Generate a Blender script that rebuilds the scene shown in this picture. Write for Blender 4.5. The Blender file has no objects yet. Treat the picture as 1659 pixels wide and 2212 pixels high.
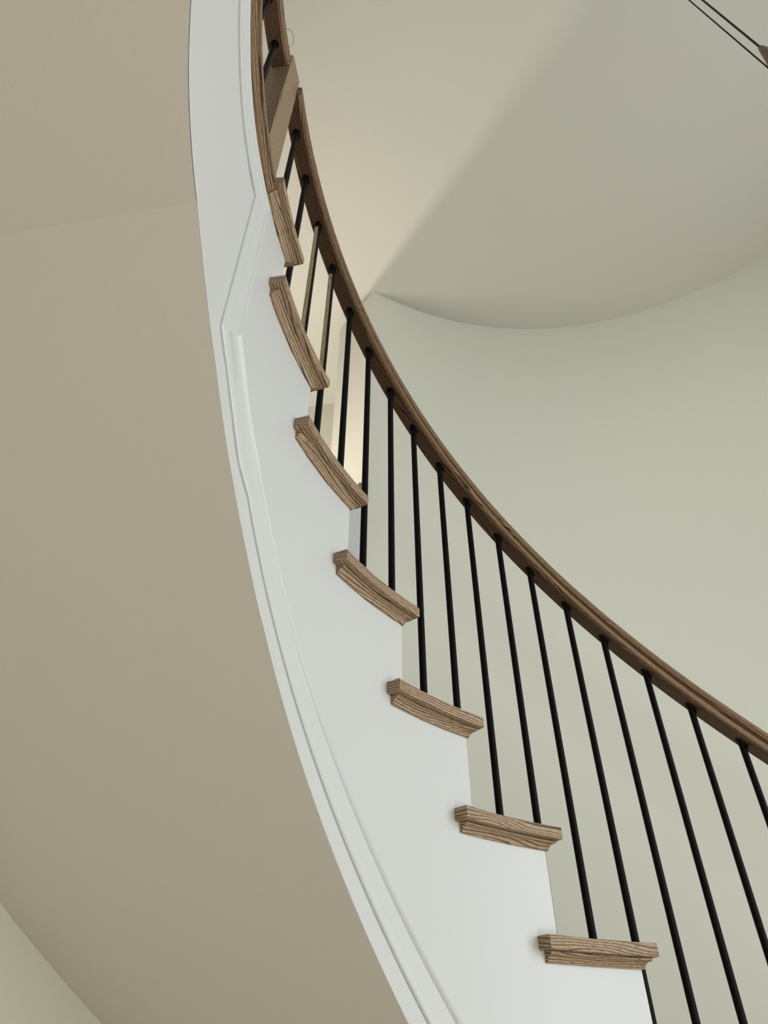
import bpy, bmesh, math, random
from mathutils import Vector, Matrix
D = bpy.data
col = bpy.context.scene.collection
sc = bpy.context.scene
R = math.radians

# ------------------------------------------------------------------ camera
EYE = 1.4421                                   # eye height above the ground floor
cam_d = D.cameras.new('camera'); cam = D.objects.new('camera', cam_d); col.objects.link(cam)
cam_d.sensor_fit = 'VERTICAL'; cam_d.sensor_height = 36.0
cam_d.lens = 1416.42 * 36.0 / 2212.0
cam_d.clip_start = 0.02
yaw, pitch, roll = 1.0684569, 0.7040771, 0.0017091
fw = Vector((math.cos(yaw) * math.cos(pitch), math.sin(yaw) * math.cos(pitch), math.sin(pitch)))
rt = Vector((math.sin(yaw), -math.cos(yaw), 0)); up = rt.cross(fw)
r2 = rt * math.cos(roll) + up * math.sin(roll); u2 = -rt * math.sin(roll) + up * math.cos(roll)
M = Matrix((r2, u2, -fw)).transposed().to_4x4(); M.translation = Vector((-0.96278, 0, EYE))
cam.matrix_world = M
sc.camera = cam

# ------------------------------------------------------------------ world, lamps, exposure
w = D.worlds.new('world'); sc.world = w; w.use_nodes = True
bg = w.node_tree.nodes['Background']; bg.inputs[0].default_value = (0.86, 0.93, 1.0, 1); bg.inputs[1].default_value = 0.5

def area(name, loc, target, sx, sy, power, color):
    l = D.lights.new(name, 'AREA'); l.shape = 'RECTANGLE'; l.size = sx; l.size_y = sy; l.energy = power; l.color = color
    o = D.objects.new(name, l); col.objects.link(o); o.location = loc
    o.rotation_euler = (Vector(target) - Vector(loc)).to_track_quat('-Z', 'Y').to_euler()
    return o
area('window_daylight', (1.45, -1.25, 2.2), (-0.5, 0.5, 2.2), 1.7, 3.0, 46, (0.93, 0.97, 1.0))
area('hall_window_light', (-0.164, 2.72, 3.05), (0.0, 0.9, 4.7), 0.05, 0.25, 12, (1.0, 0.95, 0.88))
area('soffit_fill_light', (-0.1, -1.66, 0.5), (-0.9, 1.2, 1.8), 1.3, 0.9, 21, (1.0, 0.95, 0.88))  # low fill added to brighten the soffit, no window stands here
area('hall_lamp_light', (-1.3, 2.2, 3.15), (0.0, 1.95, 3.5), 0.5, 0.5, 15, (1.0, 0.91, 0.81))
vs = sc.view_settings
vs.view_transform = 'Standard'; vs.look = 'None'; vs.gamma = 1.0; vs.use_curve_mapping = False; vs.exposure = 0.35

# ------------------------------------------------------------------ measures of the stair (metres, degrees)
H = 0.18; DTH = 9.734407; TH7 = 82.694515      # rise, angle of one step, riser angle of the ninth tread
Z7 = 0.177917 + EYE                            # its top
RS = 1.06043; RO = RS - 0.02986                # stringer face, face of the tread returns
RW = 1.7895                                    # round wall
THK = 0.02144; NOSE = 0.02295                  # tread thickness, nosing overhang
RB = 1.13127; RAILH = 0.86621                  # baluster circle, rail underside above the pitch line
HC = 3.33461 + EYE                             # ceiling
BK = 0.047065
def deg(a, r=RS): return math.degrees(a / r)
SH = math.degrees(0.0185 / RS)
def riser(k): return TH7 - SH + k * DTH             # k = 0 the ninth tread, k = 6 the landing
def ztop(k): return Z7 + k * H
def pitchz(th): return Z7 + (th - TH7) / DTH * H
def pol(r, th, z): return Vector((r * math.cos(R(th)), r * math.sin(R(th)), z))
def frange(a, b, step):
    n = max(1, int(math.ceil(abs(b - a) / step))); return [a + (b - a) * i / n for i in range(n + 1)]
def table(t, x):
    if x <= t[0][0]: return t[0][1]
    for (a, b), (c, d) in zip(t, t[1:]):
        if x <= c: return b + (d - b) * (x - a) / (c - a)
    return t[-1][1]
BOT = [(134.0, 0.4726), (137.4, 0.5325), (141.5, 0.596), (145.4, 0.649), (148.4, 0.690), (152.2, 0.727), (155.4, 0.749), (157.8, 0.758)]
def zbot(th):                                  # lower edge of the stringer
    z = pitchz(th) - 0.652 if th < 134 else table(BOT, th) + EYE
    return max(z, 0.0)
def rland(th): return RS + 0.0085 * min(1, max(0, (th - 146) / 19))

# ------------------------------------------------------------------ materials
def new_mat(name, base, rough=0.6, spec=0.4, bump=0.0, bscale=400, mottle=0.0):
    m = D.materials.new(name); m.use_nodes = True; nt = m.node_tree; b = nt.nodes['Principled BSDF']
    b.inputs['Base Color'].default_value = (*base, 1); b.inputs['Roughness'].default_value = rough
    b.inputs['Specular IOR Level'].default_value = spec
    tc = nt.nodes.new('ShaderNodeTexCoord')
    if bump:
        n = nt.nodes.new('ShaderNodeTexNoise'); n.inputs['Scale'].default_value = bscale; n.inputs['Detail'].default_value = 4
        nt.links.new(tc.outputs['Object'], n.inputs['Vector'])
        bp = nt.nodes.new('ShaderNodeBump'); bp.inputs['Strength'].default_value = bump; bp.inputs['Distance'].default_value = 0.002
        nt.links.new(n.outputs['Fac'], bp.inputs['Height']); nt.links.new(bp.outputs['Normal'], b.inputs['Normal'])
    if mottle:
        n = nt.nodes.new('ShaderNodeTexNoise'); n.inputs['Scale'].default_value = 3.2; n.inputs['Detail'].default_value = 2
        nt.links.new(tc.outputs['Object'], n.inputs['Vector'])
        mx = nt.nodes.new('ShaderNodeMix'); mx.data_type = 'RGBA'
        mx.inputs[6].default_value = (base[0] * (1 + mottle), base[1], base[2] * (1 + mottle * .6), 1)
        mx.inputs[7].default_value = (base[0] * (1 - mottle), base[1] * (1 + mottle * .3), base[2] * (1 - mottle * .5), 1)
        nt.links.new(n.outputs['Fac'], mx.inputs[0]); nt.links.new(mx.outputs[2], b.inputs['Base Color'])
    return m
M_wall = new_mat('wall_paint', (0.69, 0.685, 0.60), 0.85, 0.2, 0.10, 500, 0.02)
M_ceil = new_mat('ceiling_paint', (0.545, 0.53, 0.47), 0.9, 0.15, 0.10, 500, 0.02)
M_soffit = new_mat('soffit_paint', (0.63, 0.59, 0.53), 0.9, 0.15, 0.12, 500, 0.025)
M_trim = new_mat('white_gloss_trim', (0.575, 0.59, 0.575), 0.34, 0.45, 0.05, 60, 0.008)
M_metal = new_mat('black_satin_iron', (0.003, 0.003, 0.0035), 0.5, 0.10)
M_brass = new_mat('aged_brass', (0.16, 0.10, 0.045), 0.4, 0.5); M_brass.node_tree.nodes['Principled BSDF'].inputs['Metallic'].default_value = 0.8
M_cord = new_mat('black_cord', (0.01, 0.01, 0.01), 0.6, 0.3)
M_floor = new_mat('oak_floor', (0.42, 0.35, 0.27), 0.5, 0.3)
M_wire = new_mat('dull_wire', (0.30, 0.27, 0.20), 0.5, 0.4)
M_glass = new_mat('frosted_glass', (0.8, 0.8, 0.78), 0.5, 0.5)

def oak(name, light, mid, dark, ky=62.0, kx=1.6, wob=3.0, rough=0.5):
    m = D.materials.new(name); m.use_nodes = True; nt = m.node_tree; b = nt.nodes['Principled BSDF']; N = nt.nodes.new; Lk = nt.links.new
    uv = N('ShaderNodeUVMap'); uv.uv_map = 'UVMap'
    info = N('ShaderNodeObjectInfo')
    add = N('ShaderNodeVectorMath'); add.operation = 'ADD'
    cmb = N('ShaderNodeCombineXYZ')
    mul = N('ShaderNodeMath'); mul.operation = 'MULTIPLY'; mul.inputs[1].default_value = 7.3
    Lk(info.outputs['Random'], mul.inputs[0]); Lk(mul.outputs[0], cmb.inputs[0]); Lk(mul.outputs[0], cmb.inputs[1])
    Lk(uv.outputs[0], add.inputs[0]); Lk(cmb.outputs[0], add.inputs[1])
    # slow distortion so the growth rings wander
    mp0 = N('ShaderNodeMapping'); mp0.inputs['Scale'].default_value = (5, 22, 1); Lk(add.outputs[0], mp0.inputs[0])
    n0 = N('ShaderNodeTexNoise'); n0.inputs['Scale'].default_value = 1; n0.inputs['Detail'].default_value = 1; Lk(mp0.outputs[0], n0.inputs['Vector'])
    mp1 = N('ShaderNodeMapping'); mp1.inputs['Scale'].default_value = (kx, ky, 1); Lk(add.outputs[0], mp1.inputs[0])
    ad2 = N('ShaderNodeVectorMath'); ad2.operation = 'MULTIPLY_ADD'; ad2.inputs[1].default_value = (0, wob, 0)
    Lk(n0.outputs['Color'], ad2.inputs[0]); Lk(mp1.outputs[0], ad2.inputs[2])
    wv = N('ShaderNodeTexWave'); wv.wave_type = 'BANDS'; wv.bands_direction = 'Y'; wv.wave_profile = 'SAW'
    wv.inputs['Scale'].default_value = 0.85; wv.inputs['Distortion'].default_value = 1.5; wv.inputs['Detail'].default_value = 2
    Lk(ad2.outputs[0], wv.inputs['Vector'])
    cr = N('ShaderNodeValToRGB'); e = cr.color_ramp.elements
    e[0].position = 0.0; e[0].color = (*mid, 1); e[1].position = 1.0; e[1].color = (*mid, 1)
    for p_, c_ in ((0.12, light), (0.5, light), (0.72, mid), (0.86, dark), (0.95, dark)):
        x = e.new(p_); x.color = (*c_, 1)
    Lk(wv.outputs['Fac'], cr.inputs[0])
    # pores: short dark dashes along the grain
    mp2 = N('ShaderNodeMapping'); mp2.inputs['Scale'].default_value = (70, 900, 1); Lk(add.outputs[0], mp2.inputs[0])
    n2 = N('ShaderNodeTexNoise'); n2.inputs['Scale'].default_value = 1; n2.inputs['Detail'].default_value = 2; Lk(mp2.outputs[0], n2.inputs['Vector'])
    cr2 = N('ShaderNodeValToRGB'); e = cr2.color_ramp.elements
    e[0].position = 0.36; e[0].color = (0.32, 0.28, 0.25, 1); e[1].position = 0.52; e[1].color = (1, 1, 1, 1)
    Lk(n2.outputs['Fac'], cr2.inputs[0])
    mx = N('ShaderNodeMix'); mx.data_type = 'RGBA'; mx.blend_type = 'MULTIPLY'; mx.inputs[0].default_value = 0.75
    Lk(cr.outputs[0], mx.inputs[6]); Lk(cr2.outputs[0], mx.inputs[7]); Lk(mx.outputs[2], b.inputs['Base Color'])
    b.inputs['Roughness'].default_value = rough; b.inputs['Specular IOR Level'].default_value = 0.3
    bp = N('ShaderNodeBump'); bp.inputs['Strength'].default_value = 0.25; bp.inputs['Distance'].default_value = 0.001
    Lk(n2.outputs['Fac'], bp.inputs['Height']); Lk(bp.outputs['Normal'], b.inputs['Normal'])
    return m
M_oak = oak('oak_tread', (0.41, 0.30, 0.185), (0.30, 0.20, 0.115), (0.07, 0.038, 0.019))
M_rail_shade = oak('rail_underside_shade', (0.145, 0.080, 0.043), (0.095, 0.050, 0.026), (0.014, 0.007, 0.004))  # shade under the rails painted in as a darker brown
M_highlight = oak('warm_highlight', (0.56, 0.40, 0.25), (0.50, 0.35, 0.21), (0.34, 0.22, 0.12), 60, 3)  # tan for the warm reflection painted on two bars
M_side = oak('oak_rail_side', (0.29, 0.185, 0.10), (0.19, 0.113, 0.058), (0.04, 0.021, 0.010))
M_pale = oak('oak_newel', (0.40, 0.295, 0.18), (0.29, 0.19, 0.105), (0.085, 0.05, 0.025), 60, 1.2, 1.2)

# ------------------------------------------------------------------ mesh helpers
def link(name, bm, mat, parent=None, smooth=35):
    bmesh.ops.recalc_face_normals(bm, faces=bm.faces)
    me = D.meshes.new(name); bm.to_mesh(me); bm.free()
    me.materials.append(mat)
    if smooth:
        for p in me.polygons: p.use_smooth = True
        me.set_sharp_from_angle(angle=R(smooth))
    o = D.objects.new(name, me); col.objects.link(o)
    if parent is not None:
        o.parent = parent
        o.matrix_parent_inverse = Matrix.Translation(-parent.location)
    return o
def tag(o, label=None, cat=None, group=None, kind=None):
    if label: o['label'] = label
    if cat: o['category'] = cat
    if group: o['group'] = group
    if kind: o['kind'] = kind
    return o
def thing(name, label, cat, loc, group=None):
    o = D.objects.new(name, None); col.objects.link(o); o.location = loc; o.empty_display_size = 0.1
    return tag(o, label, cat, group)
def new_bm():
    bm = bmesh.new(); bm.loops.layers.uv.new('UVMap'); return bm
def loft(bm, rings, closed=True, caps=True, u0=0.0):
    """rings: lists of points, one closed (or open) profile per station; uv in metres: u along, v around"""
    uv = bm.loops.layers.uv.active
    V = [[bm.verts.new(p) for p in r] for r in rings]
    n = len(rings[0]); us = [u0]
    for a, b in zip(rings, rings[1:]):
        us.append(us[-1] + (sum((Vector(q) - Vector(p)).length for p, q in zip(a, b)) / n))
    vs_ = [0.0]; r0 = rings[0]
    for j in range(n): vs_.append(vs_[-1] + (Vector(r0[(j + 1) % n]) - Vector(r0[j])).length)
    for i in range(len(rings) - 1):
        for j in range(n if closed else n - 1):
            k = (j + 1) % n
            try: f = bm.faces.new((V[i][j], V[i + 1][j], V[i + 1][k], V[i][k]))
            except ValueError: continue
            for lp, q in zip(f.loops, ((us[i], vs_[j]), (us[i + 1], vs_[j]), (us[i + 1], vs_[j + 1]), (us[i], vs_[j + 1]))): lp[uv].uv = q
    if caps and closed:
        for ring, sgn in ((V[0], 1), (V[-1], -1)):
            f = bm.faces.new(ring)
            for lp in f.loops:
                c = lp.vert.co; lp[uv].uv = (c.x + c.y, c.z + c.x * .3)
    return V
def prism_polar(bm, th0, th1, r0, r1, z0, z1, step=1.0):
    loft(bm, [[pol(r0, t, z0), pol(r1, t, z0), pol(r1, t, z1), pol(r0, t, z1)] for t in frange(th0, th1, step)])
def box(bm, x0, x1, y0, y1, z0, z1):
    loft(bm, [[(x, y0, z0), (x, y1, z0), (x, y1, z1), (x, y0, z1)] for x in (x0, x1)])
def tube(bm, path, rad, n=12, caps=True):
    rings = []; path = [Vector(p) for p in path]
    for i, p in enumerate(path):
        t = (path[min(i + 1, len(path) - 1)] - path[max(i - 1, 0)]).normalized()
        a = t.orthogonal().normalized() if i == 0 else (pa - t * pa.dot(t)).normalized()
        pa = a; b = t.cross(a); rr = rad[i] if isinstance(rad, (list, tuple)) else rad
        rings.append([p + a * rr * math.cos(2 * math.pi * k / n) + b * rr * math.sin(2 * math.pi * k / n) for k in range(n)])
    loft(bm, rings, True, caps)

# ------------------------------------------------------------------ the room
JX = [Vector((-0.0526, 1.7938)), Vector((-0.1034, 2.1059))]      # end of the round wall seen from the stair
TJ = 91.68
bm = new_bm()
ths = frange(6, TJ, 1.5); rings = []
for t in ths[:-1]: rings.append([pol(RW, t, 0), pol(RW + .32, t, 0), pol(RW + .32, t, HC), pol(RW, t, HC)])
rings.append([Vector((JX[0].x, JX[0].y, 0)), Vector((JX[1].x, JX[1].y, 0)), Vector((JX[1].x, JX[1].y, HC)), Vector((JX[0].x, JX[0].y, HC))])
loft(bm, rings); tag(link('wall_right', bm, M_wall), kind='structure')
ZH = ztop(6) - THK                                              # upper floor level
bm = new_bm(); loft(bm, [[pol(RW, t, 0), pol(RW + .12, t, 0), pol(RW + .12, t, ZH), pol(RW, t, ZH)] for t in frange(TJ + .2, 205, 1.5)])
tag(link('wall_left', bm, M_wall), kind='structure')
bm = new_bm(); box(bm, -5, 5, -5, 6, -0.1, 0); tag(link('floor', bm, M_floor, smooth=0), kind='structure')
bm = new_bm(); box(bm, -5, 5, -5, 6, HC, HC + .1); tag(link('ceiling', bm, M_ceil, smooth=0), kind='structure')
# upper hall: floor, far wall, side wall
bm = new_bm()
rings = []
for t in frange(TJ + 1.2, 205, 2):
    rings.append([pol(RW + .121, t, ZH - .3), pol(4.6, t, ZH - .3), pol(4.6, t, ZH), pol(RW + .121, t, ZH)])
loft(bm, rings); tag(link('floor_upper_hall', bm, M_floor, smooth=0), kind='structure')
fa = Vector((0.42, 2.373)); fb = Vector((-3.02, 5.24)); fd = (fb - fa).normalized(); fn = Vector((fd.y, -fd.x)); fn = fn if fn.y > 0 else -fn
bm = new_bm()
loft(bm, [[(p.x, p.y, ZH), (p.x + fn.x * .12, p.y + fn.y * .12, ZH), (p.x + fn.x * .12, p.y + fn.y * .12, HC), (p.x, p.y, HC)] for p in (fa, fb)])
tag(link('wall_back', bm, M_wall), kind='structure')
bm = new_bm(); box(bm, -3.2, -3.05, -1.2, 5.2, ZH, HC); tag(link('wall_far_left', bm, M_wall), kind='structure')

# guard knee wall between the hall and the stair, only its oak end shows
bm = new_bm(); loft(bm, [[pol(RW, t, 0), pol(RW + .12, t, 0), pol(RW + .12, t, ZH - .3 if t < 230 else HC), pol(RW, t, ZH - .3 if t < 230 else HC)] for t in frange(205, 288, 1.5)])
tag(link('wall_front', bm, M_wall), kind='structure')
bm = new_bm()
for a_, b_ in ((-72, -70.5), (3.5, 5.5)): prism_polar(bm, a_, b_, RW, RW + .1, 0, HC, .5)
prism_polar(bm, -70.5, 3.5, RW, RW + .1, HC - .35, HC, 2)
tag(link('window_1', bm, M_trim), kind='structure')
g = thing('guard_wall', 'white painted knee wall with a rounded oak end cap, behind the third tread end', 'wall', pol(RW + .05, 100, ZH))
bm = new_bm(); prism_polar(bm, 92.6, 139.5, RW + .004, RW + .10, ZH + .001, 1.715 + EYE, 1.5); link('wall_panel', bm, M_trim, g)
bm = new_bm()
prof = [(-.012, 0), (.112, 0), (.112, .02), (.09, .032), (.01, .032), (-.012, .02)]
loft(bm, [[pol(RW + .004 + a, t, 1.715 + EYE + b) for a, b in prof] for t in frange(93.6, 139.5, 1.5)]); cp = link('cap', bm, M_oak, g)
bm = new_bm()
prof = [(0, -.0), (0.0, .09), (.004, .115), (.012, .132), (.02, .138), (.05, .138)]
loft(bm, [[pol(RW - .0 + a, TJ + 1.75 - b_[0] / RW * 57.3, 1.716 + EYE + b_[1]) for b_ in prof] + [pol(RW + a, TJ + .6, 1.716 + EYE + .138), pol(RW + a, TJ + .6, 1.716 + EYE)] for a in (0.006, .10)])
link('end_cap', bm, M_oak, g)

# ------------------------------------------------------------------ the staircase
st = thing('curved_staircase', 'curved staircase with oak treads, white stringer and plain beige underside', 'staircase', (0.6, 1.0, 0))
K0, K1 = -8, 6                                                   # first tread .. landing
TEND = 200.0                                                     # end of the landing arc
# stringer board: saw-tooth top, smooth lower edge
bm = new_bm()
for k in range(K0, K1 + 1):
    a = riser(k); b = riser(k + 1) if k < K1 else TEND; zt = ztop(k) - THK
    rr = lambda t: rland(t)
    ths = frange(a, b, 0.8)
    loft(bm, [[pol(rr(t), t, min(zbot(t), zt)), pol(rr(t) + .03, t, min(zbot(t) + .03, zt)), pol(rr(t) + .03, t, zt), pol(rr(t), t, zt)] for t in ths], caps=True)
bmesh.ops.remove_doubles(bm, verts=bm.verts, dist=1e-5)
stringer = link('stringer', bm, M_trim, st)
# applied panel moulding on the stringer: raked, then upright, then level under the landing edge
PROF = [(0, 0), (0, .003), (.03, .0048), (.10, .0050), (.17, .0058), (.20, .0062), (.225, .0056), (.26, .0036), (.70, .0050), (.74, .0085), (.78, .0100), (.81, .0096), (.97, .0012), (1.0, .0010), (1.0, 0)]
E_ = EYE
stn = []
for t in frange(riser(K0) + 2, 139.0, 1.0):
    stn.append((t, max(pitchz(t) - .608, .01), t, max(pitchz(t) - .525, .07)))
stn += [(141.5, .634 + E_, 140.6, .7233 + E_), (144.0, .677 + E_, 142.3, .7548 + E_), (146.8, .719 + E_, 144.0, .7862 + E_),
        (149.25, .747 + E_, 145.55, .814 + E_), (149.6, 1.112 + E_, 146.2, 1.178 + E_), (153, 1.108 + E_, 153, 1.174 + E_)]
stn += [(t, 1.104 + E_, t, 1.172 + E_) for t in frange(155, TEND, 1.0)]
def mould(name, part):
    bm = new_bm(); rings = []
    for (ta, za, tb, zb) in part:
        rings.append([pol(rland(ta + (tb - ta) * f) - o, ta + (tb - ta) * f, za + (zb - za) * f) for f, o in PROF])
    loft(bm, rings)
    return link(name, bm, M_trim, stringer)
i1 = next(i for i, s in enumerate(stn) if s[0] == 149.25)
def densify(a, b, n): return [tuple(x + (y - x) * i / n for x, y in zip(a, b)) for i in range(n + 1)]
mould('raked_moulding', stn[:i1 + 1])
mould('upright_moulding', densify(stn[i1], stn[i1 + 1], 6))
mould('level_moulding', stn[i1 + 1:])

# treads
COVE = [(0, -.0175), (.004, -.0175), (.0055, -.0145), (.0065, -.0115), (.0095, -.0075), (.0145, -.0055), (.0165, -.0045), (.0165, -.0012), (.014, -.0012), (.0135, -.0002), (0, -.0002)]
def make_tread(k):
    thr = riser(k); z = ztop(k); thn = thr - deg(NOSE)
    last = k == K1
    thb = riser(k + 1) + deg(BK) if not last else 147.85
    nxt = riser(k + 1) if not last else 147.85
    bm = new_bm(); uvl = bm.loops.layers.uv.active
    # board: nosing edge is parallel to the riser, front edge eased
    e = .004
    def ring_front(r):       # profile across the going at radius r : list of (angle, z)
        q = deg(1, r)
        off = NOSE * q
        return [(thr - off + e * q, z), (thr - off + e * .3 * q, z - e * .3), (thr - off, z - e), (thr - off, z - THK + e * .6), (thr - off + e * .6 * q, z - THK)]
    rings = []
    for r in [RS] + [RS + (RW - RS) * i / 6 for i in range(1, 7)]:
        fr = ring_front(min(r, RW - .003)); mids = frange(thr + 1, nxt, 2)
        r_ = min(r, RW - .003)
        rings.append([pol(r_, a, zz) for a, zz in fr] + [pol(r_, a, z - THK) for a in mids] + [pol(r_, a, z) for a in reversed(mids)])
    loft(bm, rings, True, True)
    tread = link('tread' if not last else 'landing_tread', bm, M_oak, st)
    # mitred return along the open end
    bm = new_bm(); rings = []
    prof = [(0, 0), (.0262, 0), (.0292, -.0008), (.0298, -.003), (.0298, -THK + .002), (.0285, -THK), (0, -THK)]
    ang = [thb] + frange(thb - .8, thr, 1.0)
    for t in ang:
        rings.append([pol(RS - o, t, z + dz) for o, dz in prof])
    for s in (.45, 1.0):
        rings.append([pol(RS - o, thr - deg(NOSE) * s, z + dz) for o, dz in prof])
    loft(bm, rings); link('return_nosing', bm, M_oak, tread)
    # cove moulding: along the return, round the corner, across under the front nosing
    bm = new_bm(); rings = []
    back = thb - deg(.0115)
    for t in frange(back, thr, 1.0):
        rings.append([pol(RS - o, t, z - THK + dz) for o, dz in COVE])
    rings[-1] = [pol(RS - o, thr - deg(o), z - THK + dz) for o, dz in COVE]
    for r in (RS + .2, RW - .006):
        rings.append([pol(r, thr - deg(o, r), z - THK + dz) for o, dz in COVE])
    loft(bm, rings); link('cove_moulding', bm, M_oak, tread)
    # riser board
    bm = new_bm()
    zb = ztop(k - 1) if k > K0 else 0.0
    loft(bm, [[pol(r, thr, zb + .0005), pol(r, thr + deg(.014, r), zb + .0005), pol(r, thr + deg(.014, r), z - THK - .0005), pol(r, thr, z - THK - .0005)] for r in (RS + .0305, RW - .004)])
    link('riser', bm, M_trim, st)
for k in range(K0, K1 + 1): make_tread(k)

# landing: deck, edge nosing with its own cove
bm = new_bm()
loft(bm, [[pol(rland(t), t, ZH), pol(RW - .003, t, ZH), pol(RW - .003, t, ZH + THK), pol(rland(t), t, ZH + THK)] for t in frange(147.9, TEND, 1.5)])
deck = link('landing_floor', bm, M_oak, st)
bm = new_bm(); rings = []
prof = [(0, 0), (.012, 0), (.0155, -.002), (.0155, -THK), (0, -THK)]
for t in frange(147.87, TEND, 1.0): rings.append([pol(rland(t) - o, t, ZH + THK + dz) for o, dz in prof])
loft(bm, rings); link('edge_nosing', bm, M_side, deck)
bm = new_bm(); rings = []
for t in frange(147.3, TEND, 1.0): rings.append([pol(rland(t) - o * .72, t, ZH + dz) for o, dz in COVE])
loft(bm, rings); link('edge_cove', bm, M_side, deck)

# underside of the flight and of the landing
def crease(r):                                                   # angle where the sloping underside meets the flat one
    a = Vector((-0.97994, 0.39937)); b = Vector((-1.17804, 0.55345)); d = (b - a).normalized()
    bq = a.dot(d); s = -bq + math.sqrt(max(bq * bq - a.dot(a) + r * r, 0)); p = a + d * s
    return math.degrees(math.atan2(p.y, p.x))
rads = [RS + .0006 + (RW + .002 - RS - .0006) * i / 14 for i in range(15)]
uv_s = []
bm = new_bm(); grid = []
T0 = riser(K0) + 30
N = 130
for i in range(N + 1):
    row = []
    for r in rads:
        c = crease(r); t = T0 + (c - T0) * i / N
        # same section at every radius, eased into the crease
        tt = T0 + (157.8 - T0) * i / N
        wgt = max(0.0, min(1.0, (t - 120) / 30))
        th_eff = t * (1 - wgt) + tt * wgt if t > 120 else t
        row.append(pol(r if r > RS + .01 else r + rland(t) - RS, t, zbot(th_eff) - .0006))
    grid.append(row)
V = [[bm.verts.new(p) for p in row] for row in grid]
for i in range(N):
    for j in range(14): bm.faces.new((V[i][j], V[i + 1][j], V[i + 1][j + 1], V[i][j + 1]))
top = [[bm.verts.new(p + Vector((0, 0, .02))) for p in row] for row in grid]
for i in range(N):
    for j in range(14): bm.faces.new((top[i][j], top[i][j + 1], top[i + 1][j + 1], top[i + 1][j]))
for i in range(N):
    for j in (0, 14): bm.faces.new((V[i][j], V[i + 1][j], top[i + 1][j], top[i][j]))
for j in range(14):
    for i in (0, N): bm.faces.new((V[i][j], V[i][j + 1], top[i][j + 1], top[i][j]))
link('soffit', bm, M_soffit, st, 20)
bm = new_bm(); rings = []
for r in rads:
    c = crease(r)
    rj = lambda t, r=r: rland(t) + .0006 if r < RS + .01 else r
    aa = [c, c + .25] + [c + (TEND - c) * i / 24 for i in range(1, 25)]
    rings.append([pol(rj(t), t, (.7582 if i == 0 else .7578) + E_ - .0007) for i, t in enumerate(aa)] + [pol(rj(t), t, .7778 + E_) for t in reversed(aa)])
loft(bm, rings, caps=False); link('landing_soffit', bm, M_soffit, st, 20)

# ------------------------------------------------------------------ the balustrade
rl = thing('stair_railing', 'curved oak handrail on black iron balusters, running down to the right', 'railing', (0.6, 1.0, 0))
RP = [(-.020, 0), (.0235, 0), (.0265, .0015), (.030, .005), (.0305, .013), (.0290, .0215), (.0180, .0245), (.0160, .031), (.0175, .0365), (.0270, .0405), (.0305, .051), (.029, .061), (.020, .070), (.002, .074),
      (-.014, .070), (-.021, .061), (-.022, .051), (-.019, .043), (-.0155, .037), (-.015, .031), (-.017, .027), (-.022, .021), (-.0225, .008)]
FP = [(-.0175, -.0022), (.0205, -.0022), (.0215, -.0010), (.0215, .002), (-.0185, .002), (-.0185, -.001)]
def rail_mesh(ts, rf, zf, P_=RP):
    bm = new_bm(); loft(bm, [[pol(rf(t) - o, t, zf(t) + dz) for o, dz in P_] for t in ts]); return bm
NW = 142.75; NR = 1.152                                          # newel
ts = frange(riser(-8) - 1, NW - deg(.034, NR), 0.8)
hr = link('handrail', rail_mesh(ts, lambda t: RB, lambda t: pitchz(t) + RAILH), M_side, rl)
link('underside_shade', rail_mesh(ts, lambda t: RB, lambda t: pitchz(t) + RAILH, FP), M_rail_shade, hr)  # added dark strip, carries the shade of the rail underside
ZR = 2.155 + E_
lr = link('landing_handrail', rail_mesh(frange(NW + deg(.036, NR), TEND - 1, 0.8), lambda t: 1.150, lambda t: ZR), M_side, rl)
link('underside_shade', rail_mesh(frange(NW + deg(.036, NR), TEND - 1, 0.8), lambda t: 1.150, lambda t: ZR, FP), M_rail_shade, lr)
def baluster(th, r, z0, z1, name='baluster', slope=1.0):
    bm = new_bm(); c = pol(r, th, 0)
    n = 14; rad = .0078; rings = []
    for z in (z0, z0 + .3, z1 - .3, z1 + .012):
        rings.append([(c.x + rad * math.cos(2 * math.pi * i / n), c.y + rad * math.sin(2 * math.pi * i / n), z) for i in range(n)])
    loft(bm, rings); b = link('baluster', bm, M_metal, rl)
    # dark collar where the bar enters the rail, cut along the rail's pitch
    bm = new_bm(); rings = []; tan = Vector((-math.sin(R(th)), math.cos(R(th)), 0))
    for rad, dz in ((.0098, -.011), (.0112, -.005), (.0112, .004)):
        rings.append([])
        for i in range(n):
            d = Vector((math.cos(2 * math.pi * i / n), math.sin(2 * math.pi * i / n), 0)) * rad
            rings[-1].append(Vector((c.x, c.y, z1 + dz)) + d + Vector((0, 0, 1)) * d.dot(tan) * slope)
    loft(bm, rings); link('collar', bm, M_metal, b)
    return b
BX = deg(.07) - SH; HALF = DTH * 0.5108
bars = {}
for k in range(K0, K1 + 1):
    tf = riser(k) - BX
    if k > K0: bars[(k, 'f')] = baluster(tf, RB, ztop(k - 1) - .001, pitchz(tf) + RAILH)
    if k < K1:
        t2 = tf + HALF; bars[(k, 's')] = baluster(t2, RB, ztop(k) - .001, pitchz(t2) + RAILH)
for t in (147.2, 152.3, 157.4, 162.5, 167.6, 172.7, 177.8, 182.9, 188):
    baluster(t, 1.150, ZH + THK - .001, ZR, slope=0.0)
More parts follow.
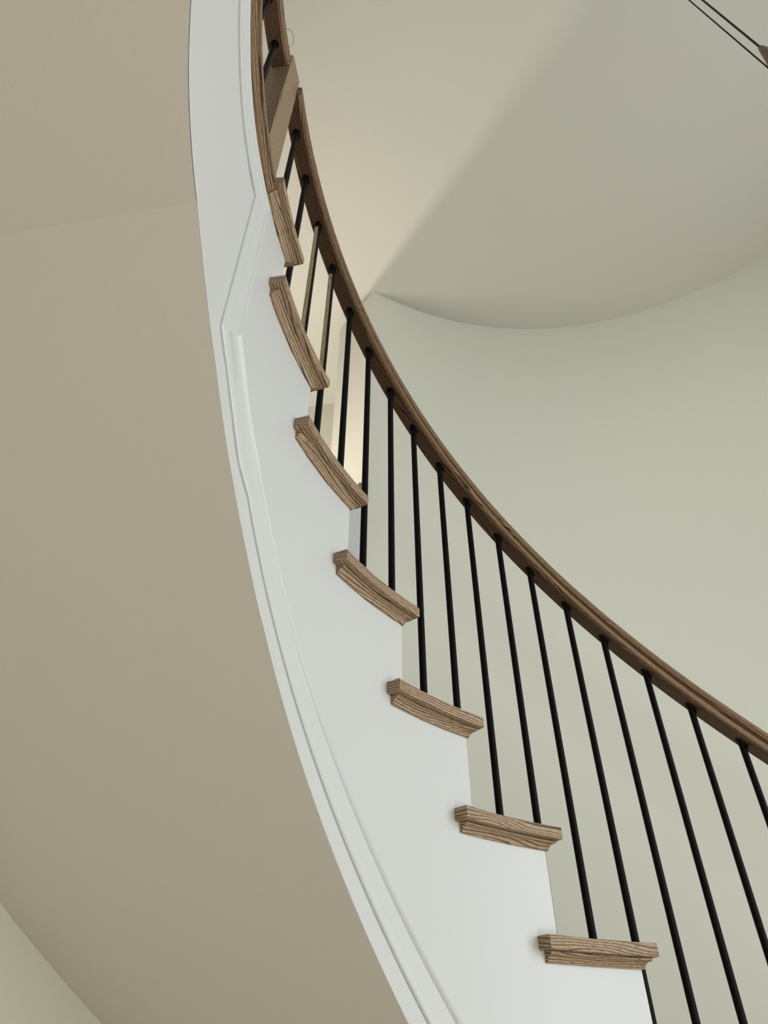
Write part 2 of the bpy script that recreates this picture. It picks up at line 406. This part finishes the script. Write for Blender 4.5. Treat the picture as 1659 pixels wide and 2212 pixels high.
# warm reflection on two bars near the top of the flight, built as pale strips
for key, top_, bot_ in (((4, 's'), 3.185, 2.70), ((5, 'f'), 3.295, 2.78)):
    b_ = bars[key]
    cz = pol(RB, (riser(key[0]) - BX) + (HALF if key[1] == 's' else 0), 0)
    v = Vector((cz.x + 0.96278, cz.y, 0)).normalized(); lf = Vector((-v.y, v.x, 0))
    bm = new_bm(); rings = []
    for z in (top_, bot_):
        rings.append([cz + lf * a + v * b + Vector((0, 0, z)) for a, b in ((-.0004, -.0082), (.0086, -.0062), (.0098, .0), (.0086, .004), (.0, .004))])
    loft(bm, rings); o_ = link('bar_highlight', bm, M_highlight, b_); o_['label'] = 'thin pale strip standing for a warm reflection on the left of the bar'
# newel post
bm = new_bm(); c = pol(NR, NW, 0); er = pol(1, NW, 0); et = Vector((-er.y, er.x, 0)); hs = .0365; z0 = ZH + THK - .001
def sq(z, h, ch=.0025):
    pts = []
    for a, b in ((1, 1), (-1, 1), (-1, -1), (1, -1)):
        p1 = (a * h, b * (h - ch)); p2 = (a * (h - ch), b * h)
        for q in ((p1, p2) if (a * b > 0) else (p2, p1)): pts.append(c + er * q[0] + et * q[1] + Vector((0, 0, z)))
    return pts
zt = 2.247 + E_
loft(bm, [sq(z0, hs), sq(z0 + .5, hs), sq(zt - .004, hs), sq(zt, hs - .003)]); link('newel_post', bm, M_pale, rl)
# thin wire loop on the landing rail
bm = new_bm(); er = pol(1, 147.0, 0); cc = pol(1.150 - .031, 147.2, ZR + .05)
lc = cc + Vector((0, 0, .0))
ax = -er; ay = Vector((-er.y, er.x, 0))
tube(bm, [lc + ax * (.016 * math.sin(a)) * 1.0 + ay * (.021 * math.cos(a)) + Vector((0, 0, .01 * math.sin(a))) for a in [math.pi * i / 20 for i in range(-1, 22)]], .0009, 6)
tag(link('wire_loop', bm, M_wire), 'thin loop of wire sticking out from the landing handrail above the newel post', 'wire')

# ------------------------------------------------------------------ pendant lights on the axis of the stairwell
def pendant(x, y, zc, rc, label):
    t = thing('pendant_light', label, 'light', (x, y, zc), 'pendant lights hanging in the stairwell')
    bm = new_bm(); tube(bm, [(x, y, zc + .06), (x, y, HC - .01)], rc, 8); link('cord', bm, M_cord, t)
    bm = new_bm(); tube(bm, [(x, y, zc + .066), (x, y, zc + .06), (x, y, zc - .05), (x, y, zc - .075)], [.0045, .006, .02, .021], 20); link('socket', bm, M_brass, t)
    bm = new_bm(); tube(bm, [(x, y, zc - .07), (x, y, zc - .09), (x, y, zc - .12), (x, y, zc - .16), (x, y, zc - .185), (x, y, zc - .195)], [.018, .03, .04, .038, .022, .003], 24); link('glass_shade', bm, M_glass, t)
    bm = new_bm(); tube(bm, [(x, y, HC), (x, y, HC - .02), (x, y, HC - .03)], [.05, .05, .02], 24); link('canopy', bm, M_brass, t)
pendant(0.0, -0.0152, 1.70 + E_, .0023, 'pendant light with a black cord and tapered brass socket in the top right corner')
pendant(0.06, 0.0025, 1.30 + E_, .0018, 'pendant light on the thinner lower black cord, its lamp beyond the right edge')
